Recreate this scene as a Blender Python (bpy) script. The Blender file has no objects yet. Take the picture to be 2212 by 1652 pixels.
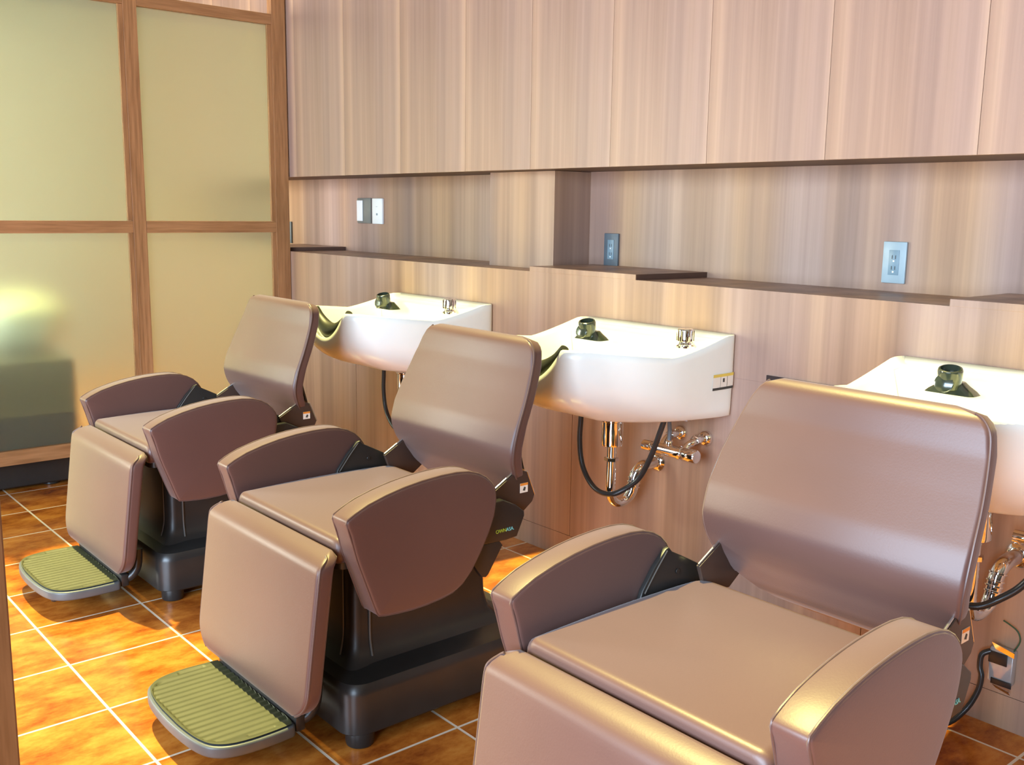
import bpy, math, random
from mathutils import Vector, Matrix

S = 1.25                      # design unit (camera height) in metres
sc = bpy.context.scene
col = sc.collection
random.seed(4)

# ---------------------------------------------------------------- camera
cam_d = bpy.data.cameras.new('camera'); cam = bpy.data.objects.new('camera', cam_d); col.objects.link(cam)
yaw, pitch, roll = math.radians(49.495), math.radians(9.7913), math.radians(0.7849)
cf = Vector((-math.sin(yaw)*math.cos(pitch), math.cos(yaw)*math.cos(pitch), -math.sin(pitch)))
cr = cf.cross(Vector((0, 0, 1))).normalized(); cu = cr.cross(cf)
r2 = cr*math.cos(roll) + cu*math.sin(roll); u2 = -cr*math.sin(roll) + cu*math.cos(roll)
cam.matrix_world = Matrix(((r2.x, u2.x, -cf.x, 0), (r2.y, u2.y, -cf.y, 0), (r2.z, u2.z, -cf.z, S), (0, 0, 0, 1)))
cam_d.sensor_width = 36; cam_d.lens = 36*2161.7/2212; cam_d.clip_start = 0.02
sc.camera = cam

# ---------------------------------------------------------------- world, sun, window light, exposure
w = bpy.data.worlds.new('world'); sc.world = w; w.use_nodes = True
wn = w.node_tree; wn.nodes.clear()
wo = wn.nodes.new('ShaderNodeOutputWorld'); wb = wn.nodes.new('ShaderNodeBackground')
wr = wn.nodes.new('ShaderNodeValToRGB'); wt = wn.nodes.new('ShaderNodeTexCoord'); ws = wn.nodes.new('ShaderNodeSeparateXYZ')
wm = wn.nodes.new('ShaderNodeMapRange')
wm.inputs[1].default_value = -1; wm.inputs[2].default_value = 1
wn.links.new(wt.outputs['Generated'], ws.inputs[0]); wn.links.new(ws.outputs['Z'], wm.inputs[0])
wn.links.new(wm.outputs[0], wr.inputs[0]); wn.links.new(wr.outputs[0], wb.inputs[0]); wn.links.new(wb.outputs[0], wo.inputs[0])
e = wr.color_ramp.elements
e[0].position = 0.50; e[0].color = (.11, .085, .07, 1)
e[1].position = 0.80; e[1].color = (1.0, .86, .64, 1)
wb.inputs[1].default_value = 0.42

sun_d = bpy.data.lights.new('sun', 'SUN'); sun = bpy.data.objects.new('sun', sun_d); col.objects.link(sun)
sun_d.energy = 8.5; sun_d.angle = math.radians(1.6); sun_d.color = (1.0, .87, .30)
sun.rotation_euler = Vector((.36, -.02, -1)).to_track_quat('-Z', 'Y').to_euler()

def area(name, loc, direction, sx, sy, power, color):
    d = bpy.data.lights.new(name, 'AREA'); o = bpy.data.objects.new(name, d); col.objects.link(o)
    d.shape = 'RECTANGLE'; d.size = sx; d.size_y = sy; d.energy = power; d.color = color
    o.location = Vector(loc)*S; o.rotation_euler = Vector(direction).to_track_quat('-Z', 'Y').to_euler()
    return o
area('window_light', (-.30, -2.1, 1.15), (-.04, 1, -.04), 3.8, 1.9, 500, (.60, .78, 1.0))
area('far_room_fill_light', (-5.0, -1.6, 1.3), (0.1, 1, -.1), 2.0, 1.6, 210, (.97, .98, .86))  # unseen fill lamp added to brighten the space behind the frosted screen

sc.view_settings.view_transform = 'Standard'; sc.view_settings.look = 'None'
sc.view_settings.gamma = 1; sc.view_settings.use_curve_mapping = False
sc.view_settings.exposure = 0.30
sc.cycles.use_denoising = True
sc.cycles.max_bounces = 8

# ---------------------------------------------------------------- materials
def nt(name):
    m = bpy.data.materials.new(name); m.use_nodes = True
    t = m.node_tree; b = t.nodes['Principled BSDF']
    return m, t, b
def noise(t, scale, detail=3, rough=.5, vec=None, mapping=None):
    n = t.nodes.new('ShaderNodeTexNoise'); n.inputs['Scale'].default_value = scale
    n.inputs['Detail'].default_value = detail; n.inputs['Roughness'].default_value = rough
    tc = t.nodes.new('ShaderNodeTexCoord')
    src = tc.outputs['Object']
    if mapping:
        mp = t.nodes.new('ShaderNodeMapping'); mp.inputs['Scale'].default_value = mapping
        t.links.new(src, mp.inputs[0]); src = mp.outputs[0]
    t.links.new(src, n.inputs['Vector'])
    return n
def ramp(t, fac, stops):
    r = t.nodes.new('ShaderNodeValToRGB'); t.links.new(fac, r.inputs[0])
    els = r.color_ramp.elements
    while len(els) < len(stops): els.new(.5)
    for e_, (p, c) in zip(els, stops): e_.position = p; e_.color = (*c, 1)
    return r
def bump(t, b, fac, strength, dist=.002):
    n = t.nodes.new('ShaderNodeBump'); n.inputs['Strength'].default_value = strength; n.inputs['Distance'].default_value = dist
    t.links.new(fac, n.inputs['Height']); t.links.new(n.outputs[0], b.inputs['Normal'])
def mixc(t, a, b_, f, mode='MIX'):
    m = t.nodes.new('ShaderNodeMix'); m.data_type = 'RGBA'; m.blend_type = mode
    for k, v in ((6, a), (7, b_), (0, f)):
        if hasattr(v, 'links'): t.links.new(v, m.inputs[k])
        elif k == 0: m.inputs[0].default_value = v
        else: m.inputs[k].default_value = (*v, 1)
    return m.outputs[2]
def plain(name, c, rough=.5, metal=0, coat=0, var=.08, spec=.5):
    m, t, b = nt(name)
    n = noise(t, 18, 2)
    r = ramp(t, n.outputs[0], [(.3, tuple(x*(1-var) for x in c)), (.7, tuple(min(1, x*(1+var)) for x in c))])
    t.links.new(r.outputs[0], b.inputs['Base Color'])
    b.inputs['Roughness'].default_value = rough; b.inputs['Metallic'].default_value = metal
    b.inputs['Coat Weight'].default_value = coat; b.inputs['Specular IOR Level'].default_value = spec
    return m
def leather(name, c):
    m, t, b = nt(name)
    n = noise(t, 5, 3)
    r = ramp(t, n.outputs[0], [(.3, tuple(x*.95 for x in c)), (.7, tuple(x*1.05 for x in c))])
    t.links.new(r.outputs[0], b.inputs['Base Color'])
    b.inputs['Roughness'].default_value = .43; b.inputs['Specular IOR Level'].default_value = .55
    b.inputs['Sheen Weight'].default_value = .22; b.inputs['Sheen Roughness'].default_value = .45
    v = noise(t, 260, 3); bump(t, b, v.outputs[0], .12, .001)
    return m
def laminate(name):
    m, t, b = nt(name)
    wide = noise(t, 7, 4, .6, mapping=(1, 1, .02))
    fine = noise(t, 60, 4, .7, mapping=(1, 1, .012))
    tint = noise(t, 3.2, 2, .5, mapping=(1, 1, .03))
    r1 = ramp(t, wide.outputs[0], [(.32, (.25, .160, .116)), (.5, (.375, .245, .175)), (.68, (.50, .34, .235))])
    r2_ = ramp(t, tint.outputs[0], [(.38, (.92, .95, 1.12)), (.62, (1.06, .98, .84))])
    r3 = ramp(t, fine.outputs[0], [(.3, (.86, .84, .82)), (.7, (1.08, 1.07, 1.06))])
    c = mixc(t, r1.outputs[0], r2_.outputs[0], 1.0, 'MULTIPLY'); c = mixc(t, c, r3.outputs[0], .8, 'MULTIPLY')
    t.links.new(c, b.inputs['Base Color']); b.inputs['Roughness'].default_value = .42
    b.inputs['Specular IOR Level'].default_value = .4
    bump(t, b, fine.outputs[0], .05, .001)
    return m
def oak(name, mapping=(1, 1, .06), dark=1.0):
    m, t, b = nt(name)
    n = noise(t, 22, 5, .65, mapping=mapping); n2 = noise(t, 90, 3, .6, mapping=mapping)
    r = ramp(t, n.outputs[0], [(.3, (.25*dark, .115*dark, .045*dark)), (.7, (.42*dark, .21*dark, .09*dark))])
    r2_ = ramp(t, n2.outputs[0], [(.35, (.82, .78, .72)), (.6, (1.06, 1.05, 1.04))])
    t.links.new(mixc(t, r.outputs[0], r2_.outputs[0], 1, 'MULTIPLY'), b.inputs['Base Color'])
    b.inputs['Roughness'].default_value = .4
    return m
def tile_mat():
    m, t, b = nt('floor_tile')
    g = t.nodes.new('ShaderNodeNewGeometry'); sx = t.nodes.new('ShaderNodeSeparateXYZ'); t.links.new(g.outputs['Position'], sx.inputs[0])
    T = .25*S
    def M(op, a, b_=None, c_=None):
        n = t.nodes.new('ShaderNodeMath'); n.operation = op
        for i, v in enumerate((a, b_, c_)):
            if v is None: continue
            if hasattr(v, 'links'): t.links.new(v, n.inputs[i])
            else: n.inputs[i].default_value = v
        return n.outputs[0]
    def axis(o, off):
        q = M('DIVIDE', M('SUBTRACT', o, off*S), T); f = M('FRACT', q)
        d = M('ABSOLUTE', M('SUBTRACT', f, .5)); return q, M('MULTIPLY', M('SUBTRACT', .5, d), T)
    qx, dx = axis(sx.outputs[0], -2.444); qy, dy = axis(sx.outputs[1], .605)
    d = M('MINIMUM', dx, dy)
    gr = t.nodes.new('ShaderNodeMapRange'); gr.inputs[1].default_value = .0030; gr.inputs[2].default_value = .0042
    t.links.new(d, gr.inputs[0])
    cmb = t.nodes.new('ShaderNodeCombineXYZ'); t.links.new(M('FLOOR', qx), cmb.inputs[0]); t.links.new(M('FLOOR', qy), cmb.inputs[1])
    wn_ = t.nodes.new('ShaderNodeTexWhiteNoise'); t.links.new(cmb.outputs[0], wn_.inputs['Vector'])
    off = t.nodes.new('ShaderNodeVectorMath'); off.operation = 'MULTIPLY_ADD'
    t.links.new(wn_.outputs['Color'], off.inputs[0]); off.inputs[1].default_value = (7, 7, 7); t.links.new(g.outputs['Position'], off.inputs[2])
    mp = t.nodes.new('ShaderNodeMapping'); mp.inputs['Scale'].default_value = (1.5, .75, 1); t.links.new(off.outputs[0], mp.inputs[0])
    n = t.nodes.new('ShaderNodeTexNoise'); n.inputs['Scale'].default_value = 8; n.inputs['Detail'].default_value = 8; n.inputs['Roughness'].default_value = .68
    t.links.new(mp.outputs[0], n.inputs['Vector'])
    r = ramp(t, n.outputs[0], [(.34, (.22, .050, .008)), (.46, (.36, .105, .015)), (.56, (.48, .165, .026)), (.70, (.58, .24, .045))])
    t.links.new(mixc(t, (.66, .56, .44), r.outputs[0], gr.outputs[0]), b.inputs['Base Color'])
    rr = t.nodes.new('ShaderNodeMapRange'); rr.inputs[3].default_value = .55; rr.inputs[4].default_value = .16; t.links.new(gr.outputs[0], rr.inputs[0])
    t.links.new(rr.outputs[0], b.inputs['Roughness'])
    b.inputs['Specular IOR Level'].default_value = .34
    bm = t.nodes.new('ShaderNodeBump'); bm.inputs['Strength'].default_value = .5; bm.inputs['Distance'].default_value = .001
    t.links.new(gr.outputs[0], bm.inputs['Height']); t.links.new(bm.outputs[0], b.inputs['Normal'])
    return m
def frosted():
    m = bpy.data.materials.new('frosted_glass'); m.use_nodes = True; t = m.node_tree; t.nodes.clear()
    o = t.nodes.new('ShaderNodeOutputMaterial')
    rf = t.nodes.new('ShaderNodeBsdfRefraction'); rf.inputs['Roughness'].default_value = .55; rf.inputs['IOR'].default_value = 1.28
    rf.inputs['Color'].default_value = (.84, .92, .81, 1)
    tr = t.nodes.new('ShaderNodeBsdfTranslucent'); tr.inputs['Color'].default_value = (.74, .72, .56, 1)
    df = t.nodes.new('ShaderNodeBsdfDiffuse'); df.inputs['Color'].default_value = (.66, .64, .50, 1)
    gl = t.nodes.new('ShaderNodeBsdfGlossy'); gl.inputs['Roughness'].default_value = .38
    n = t.nodes.new('ShaderNodeTexNoise'); n.inputs['Scale'].default_value = 400
    tc = t.nodes.new('ShaderNodeTexCoord'); t.links.new(tc.outputs['Object'], n.inputs[0])
    bp = t.nodes.new('ShaderNodeBump'); bp.inputs['Strength'].default_value = .1; bp.inputs['Distance'].default_value = .0005
    t.links.new(n.outputs[0], bp.inputs['Height']); t.links.new(bp.outputs[0], gl.inputs['Normal'])
    def mx(a, b_, f):
        x = t.nodes.new('ShaderNodeMixShader'); x.inputs[0].default_value = f
        t.links.new(a, x.inputs[1]); t.links.new(b_, x.inputs[2]); return x.outputs[0]
    s = mx(rf.outputs[0], tr.outputs[0], .05); s = mx(s, df.outputs[0], .06); s = mx(s, gl.outputs[0], .05)
    t.links.new(s, o.inputs[0]); return m

M_ = dict(
    leather=leather('brown_leather', (.098, .044, .035)),
    pipe=leather('leather_piping', (.082, .038, .030)),
    lam=laminate('wood_laminate'),
    lamdark=plain('dark_wood_edge', (.09, .045, .03), .5),
    oak=oak('oak_frame'), oakh=oak('oak_rail', (1, .06, 1)), jamb=oak('dark_oak', dark=.42),
    tile=tile_mat(), glass=frosted(),
    black=plain('black_plastic', (.020, .019, .018), .34),
    boot=plain('black_column_cover', (.022, .019, .017), .42),
    trimline=plain('column_seam', (.10, .09, .08), .4),
    rubber=plain('olive_rubber_mat', (.046, .049, .020), .55),
    plate=plain('grey_plate_rim', (.085, .095, .10), .42),
    bracket=plain('brown_metal', (.055, .034, .026), .38),
    steel=plain('bare_steel', (.62, .62, .63), .25, 1),
    chrome=plain('chrome', (.82, .82, .82), .07, 1, var=.02),
    white=plain('white_ceramic', (.86, .90, .86), .28, var=.01),
    neck=plain('olive_black_rubber', (.022, .025, .014), .45),
    dspray=plain('dark_green_plastic', (.035, .045, .032), .18, coat=.6),
    hose=plain('black_hose', (.02, .022, .024), .3),
    bhose=plain('blue_grey_hose', (.16, .20, .24), .35, .3),
    gasket=plain('grey_gasket', (.45, .44, .40), .5),
    dark=plain('slot_shade', (.028, .014, .012), .7),
    outgrey=plain('blue_grey_outlet', (.34, .43, .47), .35),
    outgrey2=plain('dark_grey_outlet', (.12, .15, .17), .4),
    outin=plain('outlet_insert', (.20, .29, .34), .35),
    wplast=plain('white_plastic', (.9, .92, .9), .35, var=.01),
    gplast=plain('grey_plastic', (.17, .18, .165), .3),
    paper=plain('sticker_paper', (.85, .83, .76), .6, var=.02),
    orange=plain('sticker_orange', (.80, .30, .04), .6),
    yellow=plain('sticker_yellow', (.78, .62, .12), .6),
    ink=plain('sticker_ink', (.05, .05, .045), .6),
    lgreen=plain('logo_green', (.45, .60, .05), .5), lcyan=plain('logo_cyan', (.20, .62, .62), .5),
    wallc=plain('cream_wall', (.72, .69, .58), .8, var=.02),
    green=plain('green_wire', (.03, .09, .05), .5),
    cplast=plain('clear_plastic_box', (.42, .43, .44), .12, .3),
    cabinside=plain('cabinet_carcass', (.10, .055, .035), .6),
)

# ---------------------------------------------------------------- mesh helpers (all coordinates in design units)
class MB:
    def __init__(s): s.v = []; s.f = []
    def add(s, vs, fs):
        n = len(s.v); s.v += [tuple(v) for v in vs]; s.f += [tuple(i+n for i in f) for f in fs]; return s
    def box(s, x0, x1, y0, y1, z0, z1):
        return s.add([(x, y, z) for z in (z0, z1) for y in (y0, y1) for x in (x0, x1)],
                     [(0, 2, 3, 1), (4, 5, 7, 6), (0, 1, 5, 4), (1, 3, 7, 5), (3, 2, 6, 7), (2, 0, 4, 6)])
    def loft(s, rings, cap=True, closed=False):
        n = len(rings[0]); vs = [p for r in rings for p in r]; fs = []
        m = len(rings)
        for i in range(m if closed else m-1):
            a, b = i*n, ((i+1) % m)*n
            for j in range(n): k = (j+1) % n; fs.append((a+j, a+k, b+k, b+j))
        if cap and not closed:
            fs.append(tuple(range(n))[::-1]); fs.append(tuple((m-1)*n+j for j in range(n)))
        return s.add(vs, fs)
    def tube(s, pts, r, n=10, closed=False, smooth=4):
        pts = [Vector(p) for p in pts]
        if smooth > 1 and len(pts) > 2: pts = catmull(pts, smooth, closed)
        rings = []; m = len(pts); up = None
        for i, p in enumerate(pts):
            a = pts[i-1] if (i > 0 or closed) else p; b = pts[(i+1) % m] if (i < m-1 or closed) else p
            t = (b-a).normalized()
            if up is None: up = t.orthogonal().normalized()
            up = (up - t*up.dot(t)).normalized(); q = t.cross(up)
            rr = r(i/(m-1)) if callable(r) else r
            rings.append([p + (up*math.cos(6.28318*k/n) + q*math.sin(6.28318*k/n))*rr for k in range(n)])
        return s.loft(rings, True, closed)
    def lathe(s, c, axis, prof, n=28):
        ax = Vector(axis).normalized(); up = ax.orthogonal().normalized(); q = ax.cross(up); c = Vector(c)
        return s.loft([[c + ax*h + (up*math.cos(6.28318*k/n) + q*math.sin(6.28318*k/n))*max(r, 1e-4) for k in range(n)] for r, h in prof])
    def build(s, name, mat, parent=None, smooth=True, bevel=0, loc=(0, 0, 0), seg=2, ang=40):
        me = bpy.data.meshes.new(name)
        me.from_pydata([(x*S, y*S, z*S) for x, y, z in s.v], [], s.f); me.validate(); me.update()
        me.materials.append(mat)
        o = bpy.data.objects.new(name, me); col.objects.link(o); o.location = Vector(loc)*S
        import bmesh
        bm = bmesh.new(); bm.from_mesh(me); bmesh.ops.recalc_face_normals(bm, faces=bm.faces)
        if bevel:
            es = [e_ for e_ in bm.edges if len(e_.link_faces) == 2 and e_.calc_face_angle(0) > .6]
            bmesh.ops.bevel(bm, geom=es, offset=bevel*S, segments=seg, affect='EDGES', profile=.5, clamp_overlap=True)
        bm.to_mesh(me); bm.free()
        if smooth:
            me.shade_smooth()
            me.set_sharp_from_angle(angle=math.radians(ang))
        if parent: o.parent = parent
        return o
def catmull(P, n, closed=False):
    out = []; m = len(P)
    for i in range(m if closed else m-1):
        g = (lambda k: P[k % m]) if closed else (lambda k: P[max(0, min(m-1, k))])
        p0, p1, p2, p3 = g(i-1), g(i), g(i+1), g(i+2)
        for k in range(n):
            t = k/n
            out.append(.5*((2*p1) + (p2-p0)*t + (2*p0-5*p1+4*p2-p3)*t*t + (3*p1-p0-3*p2+p3)*t**3))
    if not closed: out.append(P[-1])
    return out
def cat2(pts, n, closed=True):
    return [(v.x, v.y) for v in catmull([Vector((a, b, 0)) for a, b in pts], n, closed)]
def offset_poly(P, d):
    n = len(P); ar = sum(P[i][0]*P[(i+1) % n][1]-P[(i+1) % n][0]*P[i][1] for i in range(n)); sg = 1 if ar > 0 else -1
    out = []
    for i in range(n):
        a, b, c = P[i-1], P[i], P[(i+1) % n]
        e1 = Vector((b[0]-a[0], b[1]-a[1])).normalized(); e2 = Vector((c[0]-b[0], c[1]-b[1])).normalized()
        nn = Vector((-(e1.y+e2.y), e1.x+e2.x)); nn = nn.normalized() if nn.length > 1e-6 else Vector((-e1.y, e1.x))
        k = min(1.6, 1/max(.4, nn.dot(Vector((-e1.y, e1.x)))))
        out.append((b[0]+nn.x*d*k*sg, b[1]+nn.y*d*k*sg))
    return out
def soft_prism(P, x0, x1, r, mapf, puff=0.0):
    """profile P extruded from x0 to x1 with rounded rims and gently domed sides"""
    mb = MB(); rings = []
    prof = [(math.sin(a)*r, (1-math.cos(a))*r) for a in [math.radians(q) for q in (0, 22, 45, 68, 90)]]
    cx = sum(p[0] for p in P)/len(P); cy = sum(p[1] for p in P)/len(P)
    def ring(x, off, k=1.0):
        Q = offset_poly(P, off) if off else P
        return [mapf(x, cx+(a-cx)*k, cy+(b-cy)*k) for a, b in Q]
    left = []
    if puff:
        for k, h in ((.15, 1), (.4, .96), (.65, .82), (.85, .5), (.95, .22)): left.append(ring(x0-puff*h, r, k))
    for s_, h in prof[::-1]: left.append(ring(x0 + r - s_ , h))   # rim
    left = left
    # rim: at s=r (x=x0) offset r ; at s=0 offset 0
    rings = left
    for s_, h in prof: rings.append(ring(x1 - r + s_, h))
    if puff:
        for k, h in ((.95, .22), (.85, .5), (.65, .82), (.4, .96), (.15, 1)): rings.append(ring(x1+puff*h, r, k))
    mb.loft(rings); return mb
def rrect(cx, cy, hx, hy, r, n=6):
    r = min(r, hx, hy); out = []
    for sx_, sy_, a0 in ((1, -1, -90), (1, 1, 0), (-1, 1, 90), (-1, -1, 180)):
        for k in range(n+1):
            a = math.radians(a0+90*k/n); out.append((cx+sx_*(hx-r)+math.cos(a)*r, cy+sy_*(hy-r)+math.sin(a)*r))
    return out
def props(o, label=None, cat=None, group=None, kind=None):
    for k, v in (('label', label), ('category', cat), ('group', group), ('kind', kind)):
        if v: o[k] = v
    return o
def thing(name, loc, label, cat, group=None):
    o = bpy.data.objects.new(name, None); col.objects.link(o); o.location = Vector(loc)*S; o.empty_display_size = .1
    return props(o, label, cat, group)
def copy_tree(o, parent=None):
    c = o.copy(); col.objects.link(c); c.parent = parent
    for ch in list(o.children): copy_tree(ch, c)
    return c
def struct(name, mb, mat, **k):
    o = mb.build(name, mat, smooth=False, **k); return props(o, kind='structure')
def text(body, size, mat, parent, pos, rot, name, ext=.0004):
    cu_ = bpy.data.curves.new(name, 'FONT'); cu_.body = body; cu_.size = size*S; cu_.extrude = ext*S; cu_.align_x = 'CENTER'; cu_.align_y = 'CENTER'
    t_ = bpy.data.objects.new(name+'_tmp', cu_); col.objects.link(t_)
    bpy.context.view_layer.update()
    me = bpy.data.meshes.new_from_object(t_); bpy.data.objects.remove(t_); me.materials.append(mat)
    o = bpy.data.objects.new(name, me); col.objects.link(o); o.location = Vector(pos)*S; o.rotation_euler = rot; o.parent = parent
    return o

# ================================================================ ROOM
FY, CY, BY = 1.94, 2.05, 2.20          # lower panel front, cabinet front, recess back
struct('floor', MB().box(-6.2, 1.2, -2.6, 2.4, -.03, 0), M_['tile'])
struct('wall_back', MB().box(-6.2, 1.2, BY, 2.3, 0, 2.12), M_['lam'])
PX = [-6.2, -4.12, -3.163, -2.005, -1.078, -.15, 1.2]
lw = MB()
for a, b in zip(PX[:-1], PX[1:]): lw.box(a+.0010, b-.0010, FY, FY+.02, .071, .611)
lw.box(-6.2, 1.2, FY, FY+.02, .6112, .824)
lw.box(-6.2, 1.2, FY+.0202, FY+.021, .0, .80)
struct('wall_back_lower', lw, M_['lam'])
struct('trim_1', MB().box(-6.2, 1.2, FY+.004, BY, .80, .8235), M_['lam'])        # ledge surface
struct('baseboard_back', MB().box(-6.2, 1.2, FY+.0005, FY+.02, 0, .0695), M_['lam'])
struct('trim_2', MB().box(-2.520, -2.2175, CY, BY, .8236, 1.1153), M_['lam'])   # pilaster between the two recesses
struct('wall_left', MB().box(-6.3, -6.2, -2.6, 2.4, 0, 2.12), M_['wallc'])

# dark strips on the lower panelling, their colour standing in for shade inside slots
def slot(x0, x1, label):
    o = MB().box(x0, x1, FY-.0035, FY-.0002, .611, .630).build('panel_slot', M_['dark'], smooth=False)
    props(o, label, 'panel slot', 'dark slots in the lower panelling')
slot(-1.359, -.9, 'dark horizontal slot in the panelling above the nearest chair back')
slot(-3.20, -2.75, 'dark horizontal slot in the panelling behind the far chair back')

# raised ledge boards
def board(fx0, fx1, bx, label):
    P = [(fx0, FY-.001), (fx1, FY-.001), (bx, BY-.001), (fx0, BY-.001)]
    mb = MB().loft([[(x, y, .8238) for x, y in P], [(x, y, .8385) for x, y in P]])
    o = mb.build('ledge_board', M_['lam'], smooth=False, bevel=.0008); props(o, label, 'shelf board', 'raised boards on the ledge')
    e_ = MB().loft([[(x, y, .8240) for x, y in ((fx1+.0002, FY+.001), (fx1+.0018, FY), (bx+.0018, BY-.001), (bx+.0002, BY-.001))],
                    [(x, y, .8383) for x, y in ((fx1+.0002, FY+.001), (fx1+.0018, FY), (bx+.0018, BY-.001), (bx+.0002, BY-.001))]])
    e_.build('edge_band', M_['lamdark'], o, smooth=False)
board(-2.198, -1.781, -1.757, 'raised wooden board on the ledge just right of the dark pilaster side')
board(-4.0, -3.68, -3.656, 'raised wooden board on the ledge beside the oak screen post')
board(-.9426, -.65, -.62, 'raised pale wooden board at the right end of the ledge')

# upper cabinets
SE = [-4.67, -4.31, -3.95, -3.591, -3.230, -2.871, -2.516, -2.211, -1.893, -1.572, -1.249, -.918, -.60, -.28]
KY = 1.946
pos_words = ['seen through the left transom, fourth behind the oak screen', 'seen through the transom, third behind the oak screen',
             'second door behind the oak screen', 'first door right beside the oak screen post', 'second door from the oak screen, above the white switches',
             'third door from the oak screen', 'fourth door from the oak screen, left of the pilaster', 'narrow door directly above the wooden pilaster',
             'door just right of the pilaster, above the dark outlet', 'door above the raised middle ledge board', 'door left of the one above the light grey outlet',
             'wide door above the light blue grey outlet', 'rightmost door cut by the photo edge']
for i, (a, b) in enumerate(zip(SE[:-1], SE[1:])):
    t = thing('upper_cabinet', ((a+b)/2, KY, 1.1155), 'pinkish brown laminate upper cabinet, '+pos_words[i], 'cabinet', 'upper cabinets along the back wall')
    h = (b-a)/2
    MB().box(-h+.0003, h-.0003, .0140, BY-KY-.001, .001, .99).build('body', M_['cabinside'], t, smooth=False)
    d = MB().box(-h+.0006, h-.0006, 0, .0135, 0, .99).build('door', M_['lam'], t, smooth=False)
# ================================================================ OAK SCREEN with frosted panes
def screen():
    X = -3.643; T = .034
    t = thing('glazed_screen', (X, 1.3, 0), 'oak framed screen of four frosted glass panes standing at the left', 'partition screen')
    ox, oy = X, 1.3
    def bar(name, y0, y1, z0, z1, m, x0=0, x1=T):
        return MB().box(-x1, -x0, y0-oy, y1-oy, z0, z1).build(name, m, t, smooth=False, bevel=.0012)
    for (y0, y1) in ((-.2, -.155), (.72, .765), (1.318, 1.366), (1.880, 1.938)): bar('post', y0, y1, 0 if y0 > 1.8 or y0 < 0 else .112, 2.12, M_['oak'])
    for z0, z1 in ((.112, .162), (.900, .942), (1.684, 1.722)):
        for y0, y1 in ((-.155, .72), (.765, 1.318), (1.366, 1.880)): bar('rail', y0, y1, z0, z1, M_['oakh'], .001, T-.001)
    for y0, y1 in ((-.155, .72), (.765, 1.318), (1.366, 1.880)):
        for z0, z1 in ((.162, .900), (.942, 1.684)):
            MB().box(-.022, -.018, y0-oy+.0008, y1-oy-.0008, z0+.0008, z1-.0008).build('glass_pane', M_['glass'], t, smooth=False)
            # glazing bead on the right edge of each opening (pale)
            MB().box(-.017, -.004, y1-oy-.016, y1-oy-.0005, z0+.001, z1-.001).build('glazing_bead', M_['oak'], t, smooth=False)
screen()
o = MB().box(-1.36, -1.10, .08, .247, 0, 2.12).build('wooden_jamb', M_['jamb'], smooth=False, bevel=.002)
props(o, 'dark brown wooden door jamb at the lower left edge', 'door jamb')

# ================================================================ SHAMPOO CHAIR (local origin: floor under the chair centre, y as in the room)
CX = -1.706
ARM = [(.864, .460), (.872, .470), (.909, .487), (.966, .502), (1.025, .511), (1.087, .5145), (1.132, .511), (1.165, .499), (1.188, .480), (1.199, .456),
       (1.194, .413), (1.173, .366), (1.140, .314), (1.107, .285), (1.07, .275), (1.018, .270), (.970, .271), (.934, .275), (.924, .283), (.907, .328), (.885, .388), (.872, .436)]
def hw_back(z):
    pts = [(.380, .05), (.386, .11), (.396, .145), (.415, .178), (.440, .200), (.476, .216), (.515, .2215), (.56, .2225), (.62, .220), (.68, .214), (.715, .207), (.730, .197), (.739, .180), (.741, .15)]
    for (a, wa), (b, wb_) in zip(pts, pts[1:]):
        if z <= b: return wa+(wb_-wa)*max(0, (z-a)/(b-a))
    return pts[-1][1]
def hwl_back(z):
    pts = [(.380, .05), (.386, .11), (.396, .145), (.415, .178), (.440, .198), (.476, .211), (.515, .2155), (.56, .2145), (.615, .2075), (.673, .191), (.708, .175), (.728, .161), (.738, .148), (.741, .13)]
    for (a, wa), (b, wb_) in zip(pts, pts[1:]):
        if z <= b: return wa+(wb_-wa)*max(0, (z-a)/(b-a))
    return pts[-1][1]
def yb_back(z):
    pts = [(.385, 1.338), (.40, 1.330), (.430, 1.310), (.455, 1.292), (.481, 1.279), (.50, 1.274), (.522, 1.2725), (.565, 1.283), (.629, 1.309), (.683, 1.329), (.738, 1.341), (.75, 1.342)]
    for (a, wa), (b, wb_) in zip(pts, pts[1:]):
        if z <= b: return wa+(wb_-wa)*max(0, (z-a)/(b-a))
    return pts[-1][1]
OY = 1.1
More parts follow.
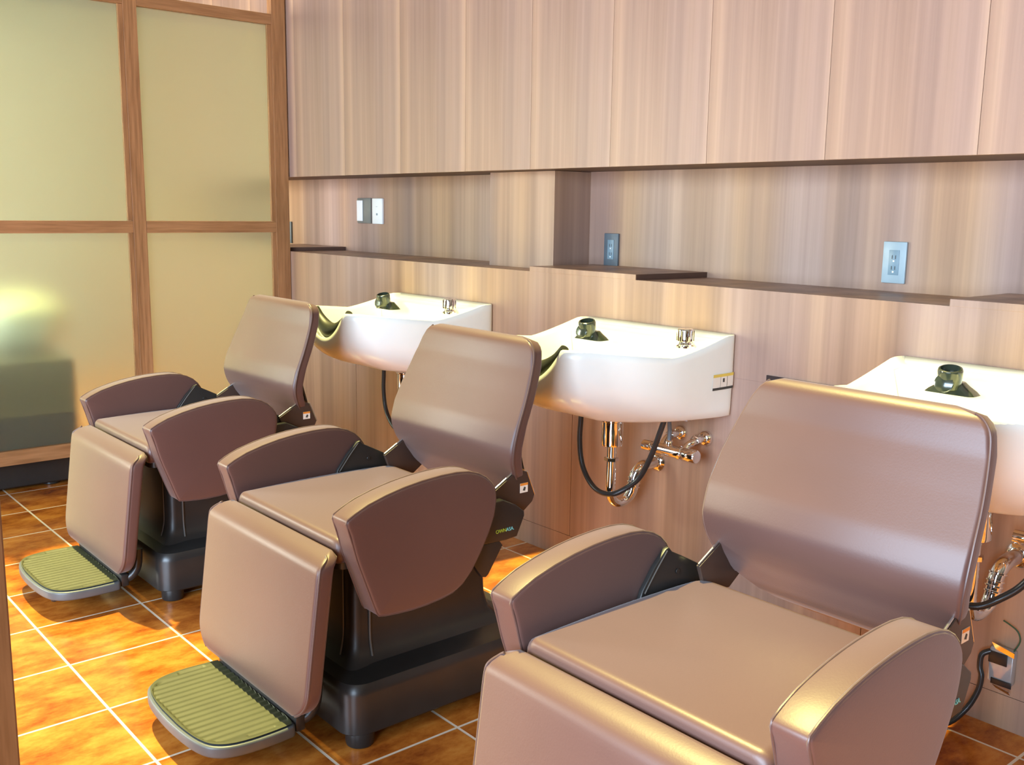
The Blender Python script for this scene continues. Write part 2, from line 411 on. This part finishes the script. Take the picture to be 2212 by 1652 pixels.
def make_chair(label):
    t = thing('shampoo_chair', (CX, OY, 0), label, 'salon chair', 'brown leather shampoo chairs')
    Y = lambda y: y-OY
    # --- base with feet
    P = rrect(0, Y(1.145), .219, .255, .042, 8)
    def sc_(P, k, z): cx_, cy_ = 0, Y(1.145); return [(cx_+(x-cx_)*k[0], cy_+(y-cy_)*k[1], z) for x, y in P]
    base = MB().loft([sc_(P, (.985, .985), .026), sc_(P, (1, 1), .030), sc_(P, (1, 1), .105), sc_(P, (.99, .99), .117), sc_(P, (.965, .97), .126), sc_(P, (.90, .91), .1305), sc_(P, (.75, .80), .134), sc_(P, (.68, .72), .140)])
    base.build('base', M_['black'], t, ang=35)
    for sx_ in (-1, 1):
        for y in (.928, 1.362):
            f = MB().lathe((sx_*.190, Y(y), 0), (0, 0, 1), [(.02, 0), (.026, .0015), (.0275, .006), (.028, .026), (.0275, .034)], 24)
            f.build('foot', M_['black'], t)
    # --- column boot
    mb = MB()
    def cr_(hx, y0, y1, z, r=.02): return [(x, y, z) for x, y in rrect(0, Y((y0+y1)/2), hx, (y1-y0)/2, r, 5)]
    mb.loft([cr_(.165, .925, 1.33, .132), cr_(.148, .938, 1.31, .145), cr_(.139, .947, 1.29, .165), cr_(.136, .95, 1.28, .20), cr_(.136, .95, 1.27, .33), cr_(.13, .955, 1.26, .352)])
    bt = mb.build('column_cover', M_['boot'], t, ang=50)
    for sx_ in (-1, 1):
        MB().tube([(sx_*.139, Y(.985), .335), (sx_*.1385, Y(.985), .20), (sx_*.1405, Y(.985), .168), (sx_*.150, Y(.983), .144)], .0022, 8).build('seam_trim', M_['trimline'], bt)
        MB().tube([(sx_*.10, Y(.9495), .335), (sx_*.10, Y(.949), .20), (sx_*.102, Y(.945), .168), (sx_*.108, Y(.936), .145)], .0016, 8).build('seam_trim', M_['trimline'], bt)
    # --- seat pan under cushion
    MB().loft([[(x, y, z) for x, y in rrect(0, Y(1.07), .195, .185, .02, 4)] for z in (.352, .372)]).build('seat_frame', M_['black'], t)
    # --- seat cushion: rounded slab lofted from front to back
    rings = []
    NY = 26
    SY = [0, .0008, .002, .004, .007, .010, .014]+[.02+.335*q/14 for q in range(15)]+[.365, .374, .381, .386, .389, .390]
    NY = len(SY)-1
    for k in range(NY+1):
        s_ = SY[k]/.39
        y = .878 + SY[k]
        ef = min(1, (y-.878)/.013); eb = min(1, (1.268-y)/.05)
        rf = math.sqrt(max(0, 1-(1-ef)**2)); rb = math.sqrt(max(0, 1-(1-eb)**2))
        h = .0245*(.62+.38*rf)*(.35+.65*min(1, max(0, (1.268-y)/.018))**.5)
        wdt = .2045-(.010*(1-rf))-(.075*(1-rb)**1.4)
        zc = .3880 + .004*math.sin(s_*math.pi) - .002*(1-rf)
        ring = []
        for x, z in rrect(0, 0, wdt, h, min(h, .018), 6):
            crown = .0045*math.cos(min(1, abs(x)/wdt)*math.pi/2) if z > 0 else 0
            ring.append((x, Y(y), zc+z+crown))
        rings.append(ring)
    seat = MB().loft(rings).build('seat', M_['leather'], t, ang=60)
    MB().tube([(-.196, Y(.8805), .371), (-.1, Y(.8785), .371), (.1, Y(.8785), .371), (.196, Y(.8805), .371)], .0022, 8).build('seam', M_['pipe'], seat)
    # rolled apron between seat and leg rest
    MB().tube([(-.196, Y(.866), .368), (-.1, Y(.864), .369), (.1, Y(.864), .369), (.196, Y(.866), .368)], lambda q: .0115*min(1, .5+8*min(q, 1-q)), 14).build('apron_roll', M_['leather'], t)
    # --- backrest
    rings = []
    NZ = 44
    zs = [.380+(.7415-.380)*k/NZ for k in range(NZ+1)]
    for z in zs:
        wdt = hw_back(z); yf = yb_back(z)
        et = min(1, (.7415-z)/.016); eb = min(1, (z-.380)/.02)
        th = .028*math.sqrt(max(.03, 1-(1-et)**2))*math.sqrt(max(.06, 1-(1-eb)**2))
        dz = .004
        ny, nz = 1, -(yb_back(z+dz)-yb_back(z-dz))/(2*dz)
        L = math.hypot(ny, nz); ny /= L; nz /= L
        nz *= .35
        ring = []
        cyy = yf+.014
        wl = hwl_back(z)
        for x, d in rrect(0, 0, wdt, th/2, th/2*.5, 6):
            if x < 0: x *= wl/wdt
            pf = -.010*(1+1.1*math.exp(-((z-.535)/.045)**2))*(math.cos(min(1, abs(x)/wdt)*math.pi/2)**.6) if d < 0 else 0
            dd = d+pf
            ring.append((x, Y(cyy+dd*ny), z+dd*nz + (.001*math.cos(x/wdt*1.5)*(max(0, z-.70)/.0435) if wdt > 0 else 0)))
        rings.append(ring)
    back = MB().loft(rings).build('backrest', M_['leather'], t, ang=70)
    for sx_ in (-1, 1):
        pts = [(sx_*((hw_back(z) if sx_ > 0 else hwl_back(z))-.0005), Y(yb_back(z)+.003), z) for z in [.415, .44, .47, .50, .53, .57, .61, .65, .69, .715, .731, .7375]]
        MB().tube(pts, .0022, 8).build('piping', M_['pipe'], back)
    # back shell flap and links behind the backrest
    MB().loft([[(x*.15, Y(y), z) for x, y, z in ((-1, 1.352, .440), (1, 1.352, .440), (1, 1.357, .437), (-1, 1.357, .437))],
               [(x*.20, Y(y), z) for x, y, z in ((-1, 1.318, .475), (1, 1.318, .475), (1, 1.323, .473), (-1, 1.323, .473))],
               [(x*.20, Y(y), z) for x, y, z in ((-1, 1.305, .52), (1, 1.305, .52), (1, 1.31, .52), (-1, 1.31, .52))]]).build('rear_flap', M_['black'], t, smooth=False)
    # --- armrests
    AP = cat2(ARM, 3)
    for sx_ in (-1, 1):
        xa, xb = (.208, .262) if sx_ > 0 else (-.264, -.214)
        a = soft_prism(AP, xa, xb, .006, lambda x, y, z: (x, Y(y), z), .0035).build('armrest', M_['leather'], t, ang=70)
        for xx, q in ((xa+.004, 1), (xb-.004, 1)):
            Q = offset_poly(AP, .0006)
            MB().tube([(xx, Y(y), z) for y, z in Q[::2]], .0021, 8, closed=True, smooth=1).build('piping', M_['pipe'], a)
        s_ = -1 if sx_ > 0 else 1
        # overhanging hook at the rear of the top band
        xin = (.206, .245) if sx_ > 0 else (-.247, -.212)
        # black link plate from arm to backrest
        L = [(1.120, .420), (1.171, .4765), (1.186, .4705), (1.235, .4455), (1.262, .430), (1.273, .415), (1.276, .395), (1.262, .372), (1.15, .345), (1.105, .36)]
        xi = (.196, .205) if sx_ > 0 else (-.2105, -.2015)
        lp = soft_prism(cat2(L, 2), xi[0], xi[1], .002, lambda x, y, z: (x, Y(y), z)).build('link_plate', M_['black'], t)
        MB().lathe((xi[0]-.0012 if sx_ > 0 else xi[1]+.0012, Y(1.20), .435), (1, 0, 0), [(.004, -.0006), (.0045, 0), (.004, .0006)], 12).build('screw', M_['black'], lp)
        MB().tube([(sx_*-.0+(xi[1] if sx_ < 0 else xi[0]), Y(1.1735), .4745), (xi[1] if sx_ < 0 else xi[0], Y(1.150), .448), (xi[1] if sx_ < 0 else xi[0], Y(1.124), .415)], .0015, 6).build('edge_strip', M_['trimline'], lp)
        # back bracket (flat bar) rising behind the backrest, bright machined edge
        Bk = [(1.232, .440), (1.300, .478), (1.322, .470), (1.344, .418), (1.338, .404), (1.312, .386), (1.25, .395)]
        bx = (.202, .210) if sx_ > 0 else (-.190, -.182)
        bb = soft_prism(Bk, bx[0], bx[1], .0012, lambda x, y, z: (x, Y(y), z)).build('back_bracket', M_['bracket'], t, ang=30)
        MB().tube([(sum(bx)/2, Y(1.233), .4425), (sum(bx)/2, Y(1.300), .4805)], .0022, 8).build('steel_edge', M_['steel'], bb)
        MB().tube([(sum(bx)/2, Y(1.324), .470), (sum(bx)/2, Y(1.346), .418)], .0030, 8).build('steel_edge', M_['steel'], bb)
        if sx_ > 0:
            st = MB().box(bx[1]+.0002, bx[1]+.0008, Y(1.303), Y(1.324), .4275, .4475).build('warning_sticker', M_['paper'], t, smooth=False)
            MB().box(bx[1]+.0008, bx[1]+.0012, Y(1.303), Y(1.324), .4425, .4475).build('sticker_band', M_['orange'], st, smooth=False)
            MB().loft([[(bx[1]+.001, Y(y), z) for y, z in ((1.310, .4325), (1.316, .431), (1.318, .438), (1.314, .440))],
                       [(bx[1]+.0014, Y(y), z) for y, z in ((1.310, .4325), (1.316, .431), (1.318, .438), (1.314, .440))]]).build('sticker_symbol', M_['ink'], st, smooth=False)
            H = [(1.17, .40), (1.20, .428), (1.243, .4290), (1.276, .413), (1.2985, .396), (1.2995, .386), (1.290, .366), (1.280, .3455), (1.252, .3435), (1.20, .345), (1.165, .35)]
            hs = soft_prism(cat2(H, 1), .214, .2305, .003, lambda x, y, z: (x, Y(y), z)).build('tilt_housing', M_['black'], t, ang=30)
            lv = soft_prism([(1.165, .345), (1.235, .345), (1.244, .334), (1.2075, .280), (1.201, .276), (1.192, .278), (1.186, .285), (1.155, .33)], .2165, .228, .0015, lambda x, y, z: (x, Y(y), z)).build('tilt_lever', M_['boot'], t, ang=30)
            rt = Matrix(((0, 0, 1), (1, 0, 0), (0, 1, 0))).to_euler()
            text('OWN', .0105, M_['lgreen'], hs, (.2312, Y(1.2365), .3655), rt, 'logo_green_letters')
            text('ASA.', .0105, M_['lcyan'], hs, (.2312, Y(1.2605), .3655), rt, 'logo_cyan_letters')
    # --- leg rest pad
    rings = []
    NZ = 40; z0, z1 = .088, .397
    for k in range(NZ+1):
        z = z0+(z1-z0)*k/NZ
        et = min(1, (z1-z)/.030); eb = min(1, (z-z0)/.062)
        wdt = .2305 - .030*(1-math.sqrt(max(0, 1-(1-et)**2))) - .085*(1-math.sqrt(max(0, 1-(1-eb)**2)))
        th = .033*math.sqrt(max(.02, 1-(1-min(1, (z1-z)/.022))**2))*math.sqrt(max(.05, 1-(1-min(1, (z-z0)/.02))**2))
        yf = .790+.036*((z-.10)/.28)+.010*max(0, (z-.36)/.037)**2
        yc = yf+.0165 + (.012*max(0, (z-.375)/.022) if z > .375 else 0)
        ring = []
        for x, d in rrect(0, 0, wdt, th/2, th/2*.62, 6):
            pf = -.006*math.cos(min(1, abs(x)/wdt)*math.pi/2)**.7 if d < 0 else 0
            ring.append((x, Y(yc+d+pf), z))
        rings.append(ring)
    leg = MB().loft(rings).build('leg_rest', M_['leather'], t, ang=70)
    for sx_ in (-1, 1):
        pts = []
        for z in (.098, .104, .115, .13, .15, .20, .26, .32, .36, .378, .389, .3935):
            et = min(1, (z1-z)/.030); eb = min(1, (z-z0)/.062)
            wdt = .2305 - .030*(1-math.sqrt(max(0, 1-(1-et)**2))) - .085*(1-math.sqrt(max(0, 1-(1-eb)**2)))
            yf = .790+.036*((z-.10)/.28)+.010*max(0, (z-.36)/.037)**2 + (.010 if z > .385 else 0)
            pts.append((sx_*(wdt-.002), Y(yf+.0035), z))
        MB().tube(pts, .0022, 8).build('piping', M_['pipe'], leg)
    # arm behind the leg pad
    MB().loft([[(x, Y(y), z) for x, y in rrect(0, .845, .12, .012, .006, 4)] for z in (.12, .33)]).build('leg_rest_arm', M_['black'], t)
    # --- footrest
    FO = [(-.150, .816), (-.172, .812), (-.177, .772), (-.178, .724), (-.171, .687), (-.156, .661), (-.130, .645), (-.080, .635), (0, .631), (.08, .635), (.130, .645), (.156, .662), (.171, .69), (.177, .735), (.175, .79), (.168, .806), (.13, .812), (0, .812)]
    FO = [(x*.985, y) for x, y in cat2(FO, 3)]
    pl = soft_prism(FO, .046, .0685, .005, lambda z, x, y: (x, Y(y), z)).build('footrest', M_['plate'], t)
    # ribbed rubber mat: height varies in ribs
    FI = offset_poly(FO, .006)
    mat = MB()
    n = len(FI); rib = []
    ny = 80
    rows = []
    ys = [.638+(.806-.638)*k/ny for k in range(ny+1)]
    def span(y):
        xs_ = []
        for i in range(n):
            (xa, ya), (xb, yb) = FI[i], FI[(i+1) % n]
            if (ya-y)*(yb-y) <= 0 and ya != yb: xs_.append(xa+(xb-xa)*(y-ya)/(yb-ya))
        return (min(xs_), max(xs_)) if len(xs_) > 1 else (0, 0)
    nx = 84
    vs = []; fs = []
    for j, y in enumerate(ys):
        a, b = span(y)
        for i in range(nx+1):
            x = a+(b-a)*i/nx
            edge = min(x-a, b-x, (y-.637)*1.5)
            h = .0685 + (.0035 if edge < .012 else .0003+.0026*(.5+.5*math.cos(x/.0185*2*math.pi)))
            vs.append((x, Y(y), h))
    for j in range(ny):
        for i in range(nx):
            q = j*(nx+1)+i; fs.append((q, q+1, q+nx+2, q+nx+1))
    mat.add(vs, fs); mat.build('foot_mat', M_['rubber'], pl, ang=60)
    MB().box(-.165, .165, Y(.808), Y(.828), .050, .082).build('footrest_hinge', M_['black'], t, bevel=.004)
    for sx_ in (-1, 1):
        MB().tube([(sx_*.150, Y(.822), .066), (sx_*.158, Y(.838), .074), (sx_*.160, Y(.852), .098), (sx_*.158, Y(.856), .14)], .011, 12).build('hinge_arm', M_['black'], t)
    kn = MB().lathe((.092, Y(.668), .026), (0, 0, 1), [(.004, 0), (.008, .002), (.0095, .006), (.0085, .011), (.005, .014), (.0045, .021)], 18).build('stop_knob', M_['black'], t)
    MB().lathe((.092, Y(.668), .0355), (0, 0, 1), [(.0068, 0), (.0068, .003)], 18).build('chrome_ring', M_['chrome'], kn)
    return t
ch2 = make_chair('brown leather shampoo chair, middle of the three, in front of the basin with visible plumbing')
ch1 = copy_tree(ch2); ch1.location.x += -.9115*S; ch1.location.y += .004*S
ch1['label'] = 'brown leather shampoo chair farthest left, nearest the frosted screen'
ch3 = copy_tree(ch2); ch3.location.x += .9217*S; ch3.location.y += -.005*S
ch3['label'] = 'largest, nearest brown leather shampoo chair, cut off by the bottom of the photo'


# ================================================================ BASINS
BXC = -1.70
def rim_outline():
    half = [(.244, 1.9385), (.250, 1.925), (.252, 1.88), (.250, 1.80), (.243, 1.72), (.225, 1.64), (.195, 1.570), (.160, 1.520), (.128, 1.495), (.108, 1.487), (.085, 1.487), (.055, 1.488), (.025, 1.489), (0, 1.489)]
    P = half+[(-x, y) for x, y in half[-2::-1]]
    return [(v.x, v.y) for v in catmull([Vector((a, b, 0)) for a, b in P], 4)]
def rim_z(x, y):
    side = .676+.038*max(0, min(1, (y-1.72)/.18))**1.3
    if y < 1.72: side = .676+.022*min(1, (1.72-y)/.20)
    if y < 1.60 and abs(x) < .125:
        k = math.cos(min(1, abs(x)/.118)*math.pi/2)**.75
        side = side-.082*k
    return side
def make_basin(label):
    t = thing('shampoo_basin', (BXC, 1.72, .5), label, 'wash basin', 'white shampoo basins on the back wall')
    O = rim_outline(); n = len(O)
    def bot(x, y):   # bottom outline for the same parameter
        bx_ = x*.985; by = 1.9385-(1.9385-y)*.66
        return bx_*(1-.22*((1.9385-y)/.45)), by
    rings = []
    K = 9
    def mixp(x, y, k, z0=None):
        bx_, by = bot(x, y); f = k**3.2
        zt = rim_z(x, y); zb = .520
        return (x+(bx_-x)*f, y+(by-y)*f, zt+(zb-zt)*k)
    def L(p): return (p[0], p[1]-1.72, p[2]-.5)
    # inner rim / bowl
    def inner(d):
        Q = offset_poly(O, d); return Q
    I1 = inner(.003); I2 = inner(.014)
    bowl = []
    c = (0, 1.775)
    def ins(P, z_add, ks, zf):
        pass
    DECK = 1.845
    for P, dz in ((I2, -.010), (I1, .0015), ):
        bowl.append([L((x, min(y, 1.9375), rim_z(*O[i])+dz*1.0)) for i, (x, y) in enumerate(P)])
    inner_rings = []
    for s_, zd in ((.05, .022), (.12, .040), (.22, .075), (.40, .105), (.62, .122), (.82, .131), (.96, .136)):
        ring = []
        for i, (x, y) in enumerate(I2):
            yy = min(y, 1.9375)
            # bowl opening stops short of the wall: the deck
            y0 = min(yy, DECK-.0) if s_ > .08 else yy
            x0 = x
            cx_, cy_ = 0, 1.72
            rz = rim_z(*O[i])
            xx = x0+(cx_-x0)*s_; y2 = y0+(cy_-y0)*s_
            if yy > DECK and s_ < .15: z = rz-.012 if s_ < .08 else rz-.013
            else: z = rz-zd + (.0)
            z = max(z, .545)
            if s_ > .5: z = z*(1-(s_-.5)) + .548*(s_-.5)
            ring.append(L((xx, y2, z)))
        inner_rings.append(ring)
    outer = [[L(mixp(x, y, k/K)) for x, y in O] for k in range(K+1)]
    tail = []
    for s_, z in ((.06, .515), (.2, .512), (.5, .508), (.8, .506), (.97, .505)):
        ring = []
        for x, y in O:
            p = mixp(x, y, 1); ring.append(L((p[0]*(1-s_), p[1]+(1.78-p[1])*s_, z)))
        tail.append(ring)
    allr = inner_rings[::-1]+bowl+outer+tail
    MB().loft(allr).build('bowl', M_['white'], t, ang=75)
    # neck rest
    pts = []
    for k in range(13):
        x = -.112+.224*k/12; pts.append((x*.86, 1.523-1.72, rim_z(x, 1.49)-.5+.012+.006*math.cos(x/.112*1.57)))
    MB().tube(pts, lambda q: .010+.016*math.sin(q*math.pi), 14, smooth=2).build('neck_rest', M_['neck'], t)
    # spray head holder
    h = thing_child = bpy.data.objects.new('spray_holder', None)
    bpy.data.objects.remove(h)
    A = MB().loft([[(x, y, z) for x, y in rrect(-.052, .035, hx, hy, .012, 4)] for hx, hy, z in ((.046, .022, .186), (.040, .020, .192), (.028, .018, .200), (.020, .016, .207))])
    sh = A.build('spray_holder', M_['dspray'], t)
    MB().lathe((-.052, .022, .198), (0.1, -.25, 1), [(.0150, 0), (.0188, .001), (.0205, .010), (.0215, .032), (.0200, .036), (.017, .037), (.016, .025)], 26).build('spray_collar', M_['dspray'], sh)
    MB().lathe((-.052, .004, .2065), (0.1, -1, .25), [(.013, 0), (.0165, .002), (.0165, .007), (.010, .009)], 20).build('collar_ring', M_['dspray'], sh)
    # tap knob
    tk = MB().lathe((.205, .085, .190), (0, 0, 1), [(.022, 0), (.022, .004), (.016, .007), (.014, .013), (.0185, .015), (.0190, .040), (.0175, .0435), (.006, .0445)], 26).build('tap_knob', M_['chrome'], t)
    for k in range(10):
        a = k*.6283; MB().tube([(.205+.0188*math.cos(a), .085+.0188*math.sin(a), .206), (.205+.0188*math.cos(a), .085+.0188*math.sin(a), .230)], .0022, 6, smooth=1).build('grip_ridge', M_['chrome'], tk)
    # drain and trap
    q = lambda x, y, z: (x+.0, y-1.72, z-.5)
    MB().lathe(q(0, 1.785, .485), (0, 0, 1), [(.022, 0), (.034, .003), (.041, .010), (.043, .028)], 28).build('drain_gasket', M_['gasket'], t)
    dp = MB().lathe(q(0, 1.785, .420), (0, 0, 1), [(.012, 0), (.0265, .001), (.0275, .006), (.0275, .062), (.0305, .064), (.0305, .070)], 28).build('drain_cup', M_['chrome'], t)
    tr = MB().tube([q(0, 1.785, .425), q(0, 1.785, .36), q(0, 1.785, .305), q(0, 1.790, .285), q(0, 1.803, .271), q(.003, 1.820, .266), q(.006, 1.838, .272), q(.009, 1.851, .288), q(.011, 1.857, .31), q(.012, 1.862, .333), q(.015, 1.874, .350), q(.017, 1.893, .3575), q(.018, 1.920, .359), q(.018, 1.939, .359)], lambda q_: .0122+.0028*max(0, min(1, (q_-.45)*12)), 18, smooth=5).build('trap_pipe', M_['chrome'], t)
    for z, rr in ((.380, .0185), ):
        MB().lathe(q(0, 1.785, z), (0, 0, 1), [(rr*.8, 0), (rr, .001), (rr, .0095), (rr*.8, .0105)], 6).build('slip_nut', M_['chrome'], tr)
    for (x, y, z) in ((.0105, 1.856, .303), (.0108, 1.858, .313), (.011, 1.860, .323), (.0125, 1.866, .337)):
        MB().lathe(q(x, y, z), (.05, .25, 1), [(.014, 0), (.0178, .0012), (.0178, .0040), (.014, .0052)], 18).build('pipe_collar', M_['chrome'], tr)
    MB().lathe(q(.018, 1.9393, .359), (0, -1, 0), [(.026, 0), (.026, .0025), (.020, .009), (.014, .012)], 24).build('wall_flange', M_['chrome'], tr)
    # thermostatic mixer
    mz = .418; my = 1.865
    mx_ = MB().lathe(q(.035, my, mz), (1, 0, 0), [(.008, 0), (.0135, .002), (.0140, .028), (.011, .030), (.011, .034), (.0150, .036), (.0155, .118), (.0175, .119), (.0175, .127), (.0150, .128), (.0165, .130), (.0170, .168), (.015, .171), (.010, .172)], 26).build('mixer_body', M_['chrome'], t)
    for xw, xb in ((.094, .094), (.173, .165)):
        MB().tube([q(xw, 1.934, .449), q(xw, 1.905, .449), q(xw, 1.888, .445), q(xb, 1.878, .437), q(xb, my, .424)], .0088, 12).build('inlet_elbow', M_['chrome'], mx_)
        MB().lathe(q(xw, 1.9393, .449), (0, -1, 0), [(.0205, 0), (.0205, .002), (.017, .010), (.012, .014)], 22).build('wall_flange', M_['chrome'], mx_)
        MB().lathe(q(xw, 1.906, .449), (0, -1, 0), [(.0135, 0), (.0135, .012)], 6).build('union_nut', M_['chrome'], mx_)
    MB().lathe(q(.118, my, .425), (0, 0, 1), [(.008, 0), (.0095, .004), (.0095, .016), (.0065, .02)], 16).build('outlet_nipple', M_['chrome'], mx_)
    MB().tube([q(.118, my, .443), q(.118, my, .47), q(.116, my-.004, .516)], .0052, 10).build('supply_pipe', M_['bhose'], mx_)
    # black spray hose
    MB().tube([q(-.086, 1.76, .518), q(-.088, 1.76, .47), q(-.090, 1.76, .42), q(-.080, 1.76, .362), q(-.050, 1.758, .322), q(-.012, 1.756, .303), q(.026, 1.765, .303), q(.055, 1.785, .322), (.085, .078, -.147), q(.114, 1.80, .405), q(.135, 1.80, .455), q(.158, 1.80, .516)], .0068, 12, smooth=5).build('spray_hose', M_['hose'], t)
    MB().lathe(q(.175, 1.86, .504), (0, 0, 1), [(.010, 0), (.010, .012)], 8).build('mounting_bolt', M_['steel'], t)
    # sticker on the right flank
    st = MB(); xs = .2515
    def side_x(y, z):
        best = None
        for k in range(0, K):
            for i in range(n-1):
                pass
        return xs
    def surf(y, z):
        # walk the outer surface: find x for given y,z on the right side
        lo = None
        for i in range(n//2):
            for k in range(K):
                p = [mixp(*O[i], k/K), mixp(*O[i+1], k/K), mixp(*O[i], (k+1)/K)]
                if min(p[0][1], p[1][1], p[2][1])-.002 <= y <= max(p[0][1], p[1][1], p[2][1])+.002 and p[2][2]-.002 <= z <= p[0][2]+.002:
                    lo = max(lo or 0, p[0][0], p[1][0])
        return lo or xs
    def patch(name, y0, y1, z0, z1, m, par, off):
        V = []; F = []; N = 8
        for j, z in enumerate((z0, z1)):
            for i in range(N+1):
                y = y0+(y1-y0)*i/N; V.append((surf(y, z)+off, y-1.72, z-.5))
        for j, z in enumerate((z0, z1)):
            for i in range(N+1):
                y = y0+(y1-y0)*i/N; V.append((surf(y, z)+off-.0004, y-1.72, z-.5))
        for i in range(N):
            a, b = i, i+N+1; F.append((a, a+1, b+1, b)); c_, d_ = 2*(N+1)+i, 3*(N+1)+i; F.append((c_, d_, d_+1, c_+1))
        return MB().add(V, F).build(name, m, par, smooth=False)
    base_ = patch('caution_sticker', 1.855, 1.932, .588, .626, M_['paper'], t, .0012)
    patch('sticker_band', 1.855, 1.932, .619, .626, M_['yellow'], base_, .0017)
    patch('sticker_footer', 1.855, 1.932, .588, .594, M_['ink'], base_, .0017)
    patch('sticker_divider', 1.882, 1.8828, .594, .619, M_['ink'], base_, .0017)
    patch('sticker_divider', 1.907, 1.9078, .594, .619, M_['ink'], base_, .0017)
    patch('sticker_symbol', 1.891, 1.897, .606, .615, M_['ink'], base_, .0018)
    return t
b2 = make_basin('white shampoo basin right behind the middle chair, yellow and white sticker on its flank')
b1 = copy_tree(b2); b1.location.x += -.912*S; b1['label'] = 'white shampoo basin behind the far left chair, partly hidden by chair backs'
b3 = copy_tree(b2); b3.location.x += .918*S; b3['label'] = 'white shampoo basin at the right edge, behind the nearest chair'

# stand-in shapes added for the dark band and pale glow behind the frosted screen
t = thing('dark_stand_in', (-3.975, .80, 0), 'low black stand-in block on stub feet, added for the dark band under the oak screen', 'cabinet')
MB().loft([[(x, y, z) for x, y in rrect(0, 0, hx, hy, .035, 6)] for hx, hy, z in ((.245, .315, .010), (.25, .32, .015), (.25, .32, .44), (.24, .31, .452))]).build('body', M_['boot'], t)
for sx_ in (-1, 1):
    for sy_ in (-1, 1):
        MB().lathe((sx_*.215, sy_*.215, 0), (0, 0, 1), [(.02, 0), (.027, .002), (.028, .028)], 20).build('foot', M_['black'], t)
t = thing('pale_stand_in', (-4.07, 1.03, .4525), 'rounded white stand-in shape added for the pale glow in the lower left frosted pane', 'stand-in')  # added dome that gives the pane its bright patch
MB().lathe((0, 0, 0), (0, 0, 1), [(.08, 0), (.13, .04), (.155, .10), (.15, .15), (.115, .185), (.05, .20), (.0, .201)], 28).build('bowl', M_['wplast'], t)

# ================================================================ OUTLETS, SWITCHES, WALL BOX
def outlet(x, z, mat, ins, label, w_=.058, h_=.096):
    t = thing('power_outlet', (x, BY, z), label, 'power outlet')
    MB().box(-w_/2, w_/2, -.0075, -.0003, -h_/2, h_/2).build('plate', mat, t, bevel=.0018)
    i_ = MB().box(-w_*.22, w_*.22, -.0088, -.0076, -h_*.30, h_*.30).build('socket_insert', ins, t, bevel=.0004)
    for zz in (h_*.13, -h_*.13):
        for xx in (-.0042, .0042):
            MB().box(xx-.0009, xx+.0009, -.0092, -.0089, zz-.0042, zz+.0042).build('slot', M_['ink'], i_, smooth=False)
        MB().box(-.002, .002, -.0094, -.0089, zz-.011, zz-.007).build('socket_mark', M_['wplast'], i_, smooth=False)
    return t
outlet(-1.2065, .891, M_['outgrey'], M_['outin'], 'light blue grey double outlet in the recess at the right')
outlet(-2.118, .886, M_['outgrey2'], M_['outin'], 'dark blue grey double outlet standing just above the middle ledge board')
outlet(-4.14, .886, M_['outgrey2'], M_['outin'], 'dark outlet edge peeking out beside the oak screen post')
t = thing('wall_switch', (-3.500, BY, .988), 'grey wall switch with a white half, left one of the pair in the far recess', 'switch')
MB().box(-.050, .050, -.007, -.0003, -.050, .050).build('plate', M_['gplast'], t, bevel=.002)
MB().box(-.049, -.006, -.0105, -.0072, -.041, .041).build('rocker', M_['wplast'], t, bevel=.0015)
t = thing('wall_outlet', (-3.398, BY, .987), 'all white wall outlet, right one of the pair in the far recess', 'power outlet')
MB().box(-.036, .036, -.011, -.0003, -.050, .050).build('plate', M_['wplast'], t, bevel=.003)
MB().box(-.004, .005, -.0118, -.0112, -.016, -.008).build('slot', M_['outin'], t, smooth=False)
MB().box(-.006, .004, -.0118, -.0112, .017, .018).build('slot', M_['outin'], t, smooth=False)

t = thing('connection_box', (-.768, FY, .135), 'small clear plastic junction box on the panelling at lower right, under the right basin', 'junction box')
MB().box(-.024, .022, -.022, -.0005, -.036, .036).build('cover', M_['cplast'], t, bevel=.004)
MB().box(-.024, .012, -.0245, -.0225, .004, .028).build('cable_block', M_['black'], t, bevel=.002)
MB().box(-.016, .024, -.0245, -.0225, -.038, -.026).build('cable_block', M_['black'], t, bevel=.002)
MB().loft([[(-.012, -.023, -.040), (.020, -.023, -.046), (.022, -.020, -.052), (-.006, -.020, -.046)], [(-.012, -.021, -.040), (.020, -.021, -.046), (.022, -.018, -.052), (-.006, -.018, -.046)]]).build('tape', M_['chrome'], t, smooth=False)
MB().loft([[(-.020, -.024, .046), (.024, -.024, .036), (.024, -.024, .026), (-.012, -.024, .034)], [(-.020, -.022, .046), (.024, -.022, .036), (.024, -.022, .026), (-.012, -.022, .034)]]).build('tape', M_['chrome'], t, smooth=False)
MB().tube([(.018, -.012, .036), (.028, -.014, .060), (.022, -.014, .078), (.006, -.012, .086), (-.008, -.010, .090)], .0016, 6).build('green_wire', M_['green'], t)
o = MB().tube([(-.790, 1.920, .160), (-.803, 1.912, .150), (-.803, 1.908, .125), (-.797, 1.905, .108), (-.800, 1.900, .075), (-.815, 1.885, .035), (-.84, 1.85, .007), (-.90, 1.78, .0065), (-.97, 1.70, .0065)], .0055, 10, smooth=5).build('power_cable', M_['hose'])
props(o, 'black cable curving down from the junction box to the floor behind the nearest chair', 'cable')
